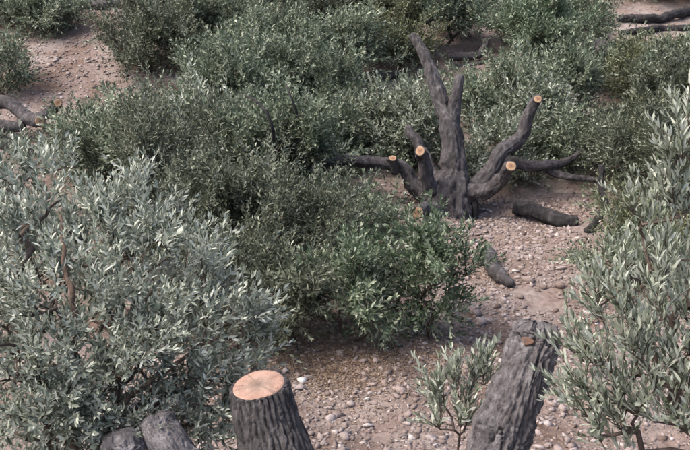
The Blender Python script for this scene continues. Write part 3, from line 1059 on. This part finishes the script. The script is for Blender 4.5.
SH = [
    # label, px, top, y, width px, material, template, density
    ('broad dark drab olive shrub behind the silvery foreground olive', 150, 100, 9.3, 190, 'drab', 'fine', 1.25),
    ('dark drab olive shrub left of the green leafy branches', 252, 158, 8.7, 150, 'drab', 'fine', 1.2),
    ('low dark shrub just right of the silvery foreground olive', 225, 240, 7.0, 120, 'drab', 'fine', 1.15),
    ('brownish twiggy shrub below the level left limb', 308, 204, 8.4, 90, 'drab', 'fine', .8),
    ('bright green leafy low shrub, left one beside the earth clearing', 345, 250, 6.95, 92, 'green', 'broad', 1.0),
    ('bright green leafy shrub hiding the foot of the pollarded olive', 436, 224, 6.95, 62, 'green', 'broad', 1.05),
    ('small green leafy shrub between the two larger green ones', 396, 262, 7.3, 64, 'green', 'broad', .8),
    ('dark green shrub right under the level left limb', 352, 196, 9.6, 84, 'mid', 'far', .9),
    ('pale silvery green shrub left of the tall bare limb', 378, 98, 12.7, 76, 'sage', 'far', 1.0),
    ('pale silvery shrub touching the tall bare limb on its left', 414, 86, 12.5, 48, 'sage', 'far', 1.0),
    ('grey green olive shrub above the tip of the level left limb', 322, 112, 12.4, 80, 'mid', 'far', .9),
    ('tall olive shrub left of centre with dark twigs showing', 232, 32, 13.2, 110, 'mid', 'far', 1.0),
    ('tall grey green olive shrub upper centre left', 295, 34, 13.8, 96, 'mid', 'far', 1.0),
    ('silvery green shrub in front of the tall upper left shrubs', 205, 92, 11.4, 90, 'sage', 'far', .8),
    ('grey green shrub with dark arched twigs, centre left', 275, 98, 11.1, 92, 'mid', 'far', .9),
    ('low green shrub at the lower edge of the red clearing', 122, 114, 11.0, 96, 'mid', 'far', .8),
    ('drab shrub at the top edge, left of centre', 322, -14, 18.0, 96, 'drab', 'far', .9),
    ('yellowish green shrub at the top edge, centre', 384, -12, 18.3, 84, 'moss', 'far', .9),
    ('drab grey shrub at the top edge above the tall bare limb', 446, -8, 18.8, 84, 'mid', 'far', .9),
    ('yellowish dark shrub behind the tall bare limb on its left', 404, 28, 17.4, 46, 'moss', 'far', .9),
    ('large bright green olive shrub at the top, right of centre', 546, -6, 17.0, 80, 'green', 'far', 1.0),
    ('green olive shrub left of the two long dark logs', 580, -4, 19.0, 50, 'mid', 'far', .9),
    ('green olive shrub above the crooked right limb', 508, 62, 13.9, 74, 'mid', 'far', .9),
    ('green shrub right of the round orange cut', 570, 56, 14.8, 52, 'mid', 'far', .9),
    ('silvery shrub filling the gap under the crooked right limb', 492, 112, 12.3, 62, 'sage', 'far', .9),
    ('grey green shrub behind the right end of the crooked limb', 550, 120, 12.2, 62, 'mid', 'far', .85),
    ('large drab olive shrub on the right behind the near sprigs', 672, 100, 10.6, 96, 'drab', 'fine', 1.0),
    ('low drab green shrub between the sawn log and the near olive', 656, 212, 8.9, 84, 'moss', 'fine', 1.0),
    ('drab shrub at the right edge below the two long logs', 690, 56, 12.6, 84, 'drab', 'far', 1.0),
    ('low dark green shrub at the edge of the stony path, right', 620, 262, 8.2, 60, 'mid', 'fine', .9),
    ('dark green shrub left of the red clearing, at the top', 46, -10, 20.0, 54, 'mid', 'far', 1.0),
    ('grey green shrub at the left edge above the bent limbs', -2, 40, 16.2, 44, 'mid', 'far', 1.0),
    ('dark round shrub standing in the red clearing', 146, 14, 17.3, 84, 'drab', 'far', 1.1),
    ('drab shrub at the top edge above the dark round one', 148, -22, 20.2, 60, 'drab', 'far', 1.0),
    ('green olive shrub right of the dark round one', 208, -14, 18.4, 84, 'mid', 'far', 1.0),
    ('drab shrub at the top edge between two green ones', 262, -20, 20.0, 84, 'drab', 'far', .9),
    ('grey shrub in the top left corner', 4, -22, 20.5, 70, 'mid', 'far', 1.0),
    ('grey green shrub in the top right corner behind the logs', 664, -22, 22.5, 90, 'mid', 'far', 1.0),
    ('low green shrub on the slope just below the two long logs', 640, 44, 15.8, 70, 'moss', 'far', .7),
    ('small grey green shrub behind the fork of the bare limb', 476, 88, 14.2, 36, 'mid', 'far', .8),
]
SH2 = [
    ('grey green shrub between the bright green shrub and the two long logs', 606, 50, 16.4, 40, 'mid', 'far', .9),
    ('grey green shrub in front of the two long logs', 664, 58, 14.4, 50, 'mid', 'far', .9),
    ('drab green shrub on the right slope left of the near pale sprigs', 668, 94, 12.2, 62, 'moss', 'far', .9),
    ('green shrub rising at the top edge right of the upturned log', 508, 0, 19.2, 36, 'mid', 'far', .9),
    ('low silvery shrub behind the foot of the pollarded olive', 486, 168, 12.0, 46, 'sage', 'far', .8),
    ('low shrub beside the green leafy one, at the foot of the dark drab ones', 290, 255, 7.0, 80, 'drab', 'fine', 1.0),
    ('silvery shrub tucked in behind the level left limb', 345, 122, 12.9, 60, 'sage', 'far', .9),
    ('pale grey green shrub left of centre above the dark drab ones', 238, 128, 10.6, 100, 'mid', 'far', .9),
    ('grey green shrub in the upper middle behind the tall left shrubs', 262, 12, 16.2, 90, 'mid', 'far', .9),
    ('grey green shrub beside the yellowish one at the upper middle', 346, 16, 16.4, 60, 'mid', 'far', .9),
    ('drab shrub above the curved bough', 654, 122, 11.7, 60, 'drab', 'far', .9),
    ('grey green shrub at the right edge beneath the lower long log', 700, 36, 15.4, 60, 'mid', 'far', .8),
    ('shrub behind the tip of the crooked right limb', 540, 92, 13.0, 60, 'sage', 'far', .8),
    ('low green shrub in front of the bent grey limbs at the left', 90, 122, 11.4, 44, 'mid', 'far', .9),
]
for s in SH:
    t_ = shrub(*s)
    if 'arched twigs' in s[0]:      # bare dark twigs arching out of the front of the crown
        for pth in ([(246, 96, 10.3, 1.0), (258, 102, 10.2, 1.3), (267, 114, 10.2, 1.5), (273, 132, 10.3, 1.7), (276, 152, 10.7, 1.9)], [(286, 84, 10.6, .8), (291, 96, 10.5, 1.1), (297, 114, 10.6, 1.4)]):
            limb(t_, 'bare_twig', [at(*q_[:3]) for q_ in pth], [q_[3] * q_[2] / F for q_ in pth], BARK_BLACK, 8, .04, 77, kink=1.0, dome=.002)

for s in SH2:
    shrub(*s, low=.04, lobes=7)

# leafy prunings and low growth lying between the shrubs, kept off the stony path and the red clearing
PATH = np.array([(-.9, 4.4), (-.6, 6.6), (.2, 7.0), (1.0, 8.0), (1.05, 9.6), (.7, 11.2), (2.6, 11.2), (2.9, 9.5), (2.6, 8), (2.2, 6.5), (2.6, 4.4)])
CLEAR = np.array([on_ground(*q_)[0][:2] for q_ in [(15, 50), (40, 115), (120, 95), (190, 108), (200, 78), (110, 76), (112, 30), (130, 12), (90, 12), (70, 45)]])


def inside(poly, x, y):
    c_ = np.zeros(len(x), bool)
    j_ = len(poly) - 1
    for i_ in range(len(poly)):
        xi, yi = poly[i_]
        xj, yj = poly[j_]
        c_ ^= ((yi > y) != (yj > y)) & (x < (xj - xi) * (y - yi) / (yj - yi + 1e-12) + xi)
        j_ = i_
    return c_


y = rng.uniform(7, 25, 19000)
x = rng.uniform(-12, 12, 19000)
k = (np.abs(x) < y * .46 + .8) & ~inside(PATH, x, y) & ~inside(CLEAR, x, y)
for pc in [[(520, 60), (560, 60), (556, 96), (522, 92)], [(580, 88), (630, 92), (624, 132), (582, 128)], [(440, 38), (505, 38), (500, 76), (446, 76)], [(340, 22), (408, 30), (404, 92), (338, 90)], [(606, 8), (700, 0), (700, 62), (608, 50)], [(500, 196), (592, 196), (592, 240), (500, 236)]]:
    k &= ~inside(np.array([on_ground(*q_)[0][:2] for q_ in pc]), x, y)
k &= fbm(np.stack([x * 1.1, y * 1.1, 0 * x], 1), 3, 91) > .40
x, y = x[k], y[k]
pos = np.stack([x, y, gz(x, y) + rng.uniform(.0, .34, len(x))], 1)
dirs = rng.normal(0, .8, pos.shape) + np.array([0, 0, .45])
V, Fc, tt = bake_leaves(rng, pos, dirs, TM['far'], False, .44, .24, (1.0, 1.4))
under = obj('undergrowth', mesh('undergrowth', V, [Fc], LEAF['mid'], False, {'tint': tt}))
tag(under, 'low grey green growth and leafy prunings between the shrubs', 'undergrowth', kind='stuff')


# near olives: every sprig a part of its own
def near_tree(name, label, cat, base, nodes, n_sprig, mat, ll, lw, slen, pairs, ang, seed, upb, tint, limbs_r=.05, n_leafed=0, r_tip=.0032, outc=None, stems=()):
    r = np.random.default_rng(seed)
    root = thing(name, base, label, cat)
    b0 = np.array(base)
    pts, par = tree_graph(np.array([0, 0, -.1]), nodes - b0, r, .3)
    wv, wq, rad = graph_wood(pts, par, r_tip, .44, 6, limbs_r)
    obj('branches', mesh('branches', wv, [wq], TWIG, True), root)
    for k_, sp_ in enumerate(stems):
        limb(root, 'stem', [at(*q_[:3]) for q_ in sp_], [q_[3] * q_[2] / F for q_ in sp_], STEM, 12, .02, seed + k_, lump=.12, kink=1.6, dome=.002)
    lv, lf = leaf_near()
    lf = np.array(lf)
    metas = []
    leaf_me = mesh('leaf', lv, [lf], LEAF[mat], True, {'tint': np.full(len(lv), .62)})
    leaf_me2 = mesh('leaf', lv, [lf], LEAF[mat], True, {'tint': np.full(len(lv), .85)})
    for k in range(10):
        T_, bend = sprig_leaves(r, pairs, slen, ll, lw, ang)
        V = (np.einsum('lij,vj->lvi', T_[:, :, :3], lv) + T_[:, None, :, 3]).reshape(-1, 3)
        Fc = (lf[None] + (np.arange(len(T_)) * len(lv))[:, None, None]).reshape(-1, 3)
        tt = np.repeat(np.clip(r.normal(tint[0], tint[1], len(T_)), 0, 1), len(lv))
        sv, sq = twig_strip(bend, slen, .0026)
        me = mesh('sprig', np.vstack([V, sv]), [Fc, sq + len(V)], LEAF[mat], True, {'tint': np.concatenate([tt, np.full(len(sv), .1)])})
        me.materials.append(TWIG)
        mi = np.concatenate([np.zeros(len(Fc), np.int32), np.ones(len(sq), np.int32)])
        me.polygons.foreach_set('material_index', mi)
        stem = mesh('sprig_stem', sv, [sq], TWIG, True)
        V4 = (np.einsum('lij,vj->lvi', T_[:, :, :3], LM[0]) + T_[:, None, :, 3]).reshape(-1, 3)
        F4 = (LM[1][None] + (np.arange(len(T_)) * len(LM[0]))[:, None, None]).reshape(-1, 3)
        metas.append((me, T_, stem, V4, F4, np.repeat(tt[::len(lv)], len(LM[0]))))
    # sprigs sprout from wood nodes near the tips
    cnt = np.ones(len(pts))
    for i in range(len(pts) - 1, 0, -1):
        cnt[par[i]] += cnt[i]
    tips = np.where((cnt < 6) & (np.arange(len(pts)) > 0))[0]
    idx = r.choice(tips, n_sprig, replace=n_sprig > len(tips))
    f = r.uniform(0, 1, n_sprig)
    pos = pts[idx] * (1 - f * .6)[:, None] + pts[par[idx]] * (f * .6)[:, None]
    c = (outc if outc is not None else nodes.mean(0)) - b0
    out = pos - c
    out /= np.linalg.norm(out, axis=1)[:, None]
    dirs = out * .55 + np.array([0, 0, upb]) + r.normal(0, .38, pos.shape)
    Fm = frame_from(dirs, r.uniform(0, 6.28, n_sprig))
    dist = np.linalg.norm(pos + b0 - CAM, axis=1)
    # how far inside the frame each sprig shows
    rel = pos + b0 - CAM
    dz = rel[:, 1] * math.cos(PITCH) - rel[:, 2] * math.sin(PITCH)
    u = 345 + F * rel[:, 0] / dz
    v = 225 - F * (rel[:, 1] * math.sin(PITCH) + rel[:, 2] * math.cos(PITCH)) / dz
    seen = (u > -30) & (u < 720) & (v > -20) & (v < 490)
    order = np.argsort(dist + 100 * (~seen))
    restV, restF, restT, off = [], [], [], 0
    for rank, i in enumerate(order):
        me, T_, stem, V, Fc, tt = metas[r.integers(len(metas))]
        sc = r.uniform(.8, 1.2)
        if rank < 300:
            leafed = rank < n_leafed
            o = obj('sprig', stem if leafed else me, root)
            M = Matrix.Translation(Vector(pos[i])) @ Matrix(Fm[i].tolist()).to_4x4() @ Matrix.Scale(sc, 4)
            o.matrix_basis = M
            if leafed:
                for T1 in T_:
                    lo = obj('leaf', leaf_me if r.random() < .6 else leaf_me2, o)
                    m4 = np.eye(4)
                    m4[:3, :] = T1
                    lo.matrix_basis = Matrix(m4.tolist())
        else:
            W = (V * sc) @ Fm[i].T + pos[i]
            restV.append(W)
            restF.append(Fc + off)
            restT.append(tt)
            off += len(W)
    if restV:
        o = obj('foliage', mesh('foliage', np.vstack(restV), [np.vstack(restF)], LEAF[mat], True, {'tint': np.concatenate(restT)}), root)
        o['kind'] = 'stuff'
        TRI[0] += len(np.vstack(restF))
    return root


def blob_nodes(r, blobs, n):
    """points inside a union of balls given as (px, py, depth, radius px)"""
    w = np.array([b_[3] ** 2 for b_ in blobs], float)
    w /= w.sum()
    out = []
    for _ in range(n):
        a, b_, d, rp = blobs[r.choice(len(blobs), p=w)]
        c = at(a, b_, d)
        v = r.normal(size=3)
        v *= r.random() ** .4 / np.linalg.norm(v)
        out.append(c + v * rp * d / F * np.array([1, .9, 1]))
    return np.array(out)


r = np.random.default_rng(5)
A_bl = [(180, 425, 4.4, 60), (150, 350, 4.4, 62), (100, 400, 4.25, 60), (50, 280, 4.6, 70), (-5, 205, 4.9, 48), (22, 178, 5.0, 22), (30, 228, 4.9, 56), (-20, 260, 4.7, 90), (80, 250, 4.75, 70), (135, 240, 4.8, 55), (150, 300, 4.55, 75), (60, 330, 4.4, 90), (200, 300, 4.7, 55), (225, 350, 4.6, 45),
        (130, 380, 4.3, 80), (30, 410, 4.2, 90), (195, 395, 4.5, 55), (225, 395, 4.6, 40), (110, 440, 4.25, 70), (80, 470, 4.2, 90), (-60, 350, 4.5, 100), (62, 178, 5.0, 26), (150, 200, 4.95, 30), (250, 340, 4.65, 24)]
xg, yg = -1.45, 4.35
near_tree('silvery_olive_tree', 'large bushy silvery olive filling the lower left foreground', 'tree', (xg, yg, gz(xg, yg)[0]), blob_nodes(r, A_bl, 620), 3000, 'silver', .052, .0128, .19, 8, .80, 201, .6, (.68, .30), .03, 0,
          outc=at(80, 360, 4.7), stems=[[(78, 470, 4.15, 5), (72, 400, 4.2, 4.2), (75, 330, 4.25, 3.4), (66, 270, 4.35, 2.4), (60, 215, 4.5, 1.5)], [(92, 470, 4.15, 4), (120, 380, 4.2, 3), (134, 310, 4.3, 2.4), (130, 262, 4.4, 1.6)], [(88, 430, 4.15, 3), (140, 390, 4.2, 2.4), (190, 352, 4.35, 1.8), (224, 334, 4.4, 1.1)], [(73, 385, 4.2, 3), (40, 350, 4.25, 2.2), (14, 300, 4.3, 1.4)]])
B_bl = [(760, 330, 3.3, 110), (700, 260, 3.3, 60), (650, 300, 3.25, 55), (620, 350, 3.2, 50), (690, 350, 3.2, 60), (715, 180, 3.3, 45), (690, 110, 3.2, 16), (690, 75, 3.2, 10), (688, 140, 3.2, 16), (640, 230, 3.3, 30), (600, 320, 3.2, 30),
        (660, 400, 3.2, 60), (600, 400, 3.25, 40), (740, 430, 3.3, 80), (590, 365, 3.2, 24), (572, 335, 3.3, 18), (582, 405, 3.3, 26), (622, 432, 3.2, 40), (692, 95, 3.15, 22), (690, 130, 3.15, 24), (688, 170, 3.15, 26), (560, 370, 3.4, 12), (680, 210, 3.2, 26)]
xg, yg = 1.62, 3.1
near_tree('sage_olive_tree', 'young olive with upright pale sprigs at the right edge, near', 'tree', (xg, yg, gz(xg, yg)[0]), blob_nodes(r, B_bl, 330), 820, 'sage', .054, .0112, .16, 6, .5, 202, .95, (.74, .28), .014, 12, r_tip=.0022,
          outc=at(740, 420, 3.4))
S_bl = [(455, 392, 4.1, 24), (432, 392, 4.15, 18), (480, 384, 4.1, 16), (450, 425, 4.1, 22), (520, 350, 4.3, 8)]
bs = at(452, 520, 4.0)
near_tree('olive_sapling', 'small pale olive shoot left of the leaning grey limb', 'sapling', (bs[0], bs[1], gz(bs[0], bs[1])[0]), blob_nodes(r, S_bl, 40), 84, 'sage', .060, .0125, .15, 6, .5, 203, 1.1, (.76, .25), .006, 0, r_tip=.0018,
          outc=at(455, 430, 4.1))

# ------------------------------------------------------------------ single stones that stand out on the bare ground
def stone(px, py, rpx, label, mat=STONE, group=None):
    g, d = on_ground(px, py)
    S_ = rpx * d / F
    z = gz(g[0], g[1])[0] + fine_at(np.array([g[0]]), np.array([g[1]]))[0]
    me = stones_mesh('stone', np.zeros((1, 3)), np.array([S_ * 1.25]), mat, True, .48)
    o = obj('stone', me, None, (g[0], g[1], z + S_ * .2))
    tag(o, label, 'stone', group)


stone(302, 382, 4.5, 'small white stone right of the sawn flat cut limb', STONE_WHITE)
stone(473, 316, 9, 'largest pale stone behind the broken top of the leaning limb')
stone(452, 318, 6, 'pale stone just left of the largest one on the path')
for px_, py_ in [(498, 232), (512, 248), (525, 258), (540, 262), (506, 268), (530, 282), (520, 300), (500, 305), (545, 290), (486, 238), (480, 325), (440, 372), (405, 375), (372, 385), (395, 398), (350, 402), (330, 418), (372, 425), (410, 418), (345, 438), (400, 440), (320, 436), (428, 438), (362, 365), (560, 285)]:
    stone(px_ + random.uniform(-3, 3), py_ + random.uniform(-3, 3), random.uniform(3.4, 5.5), 'fist sized pinkish grey stone lying loose on the stony path', group='loose stones on the path')
print('foliage triangles', TRI[0])
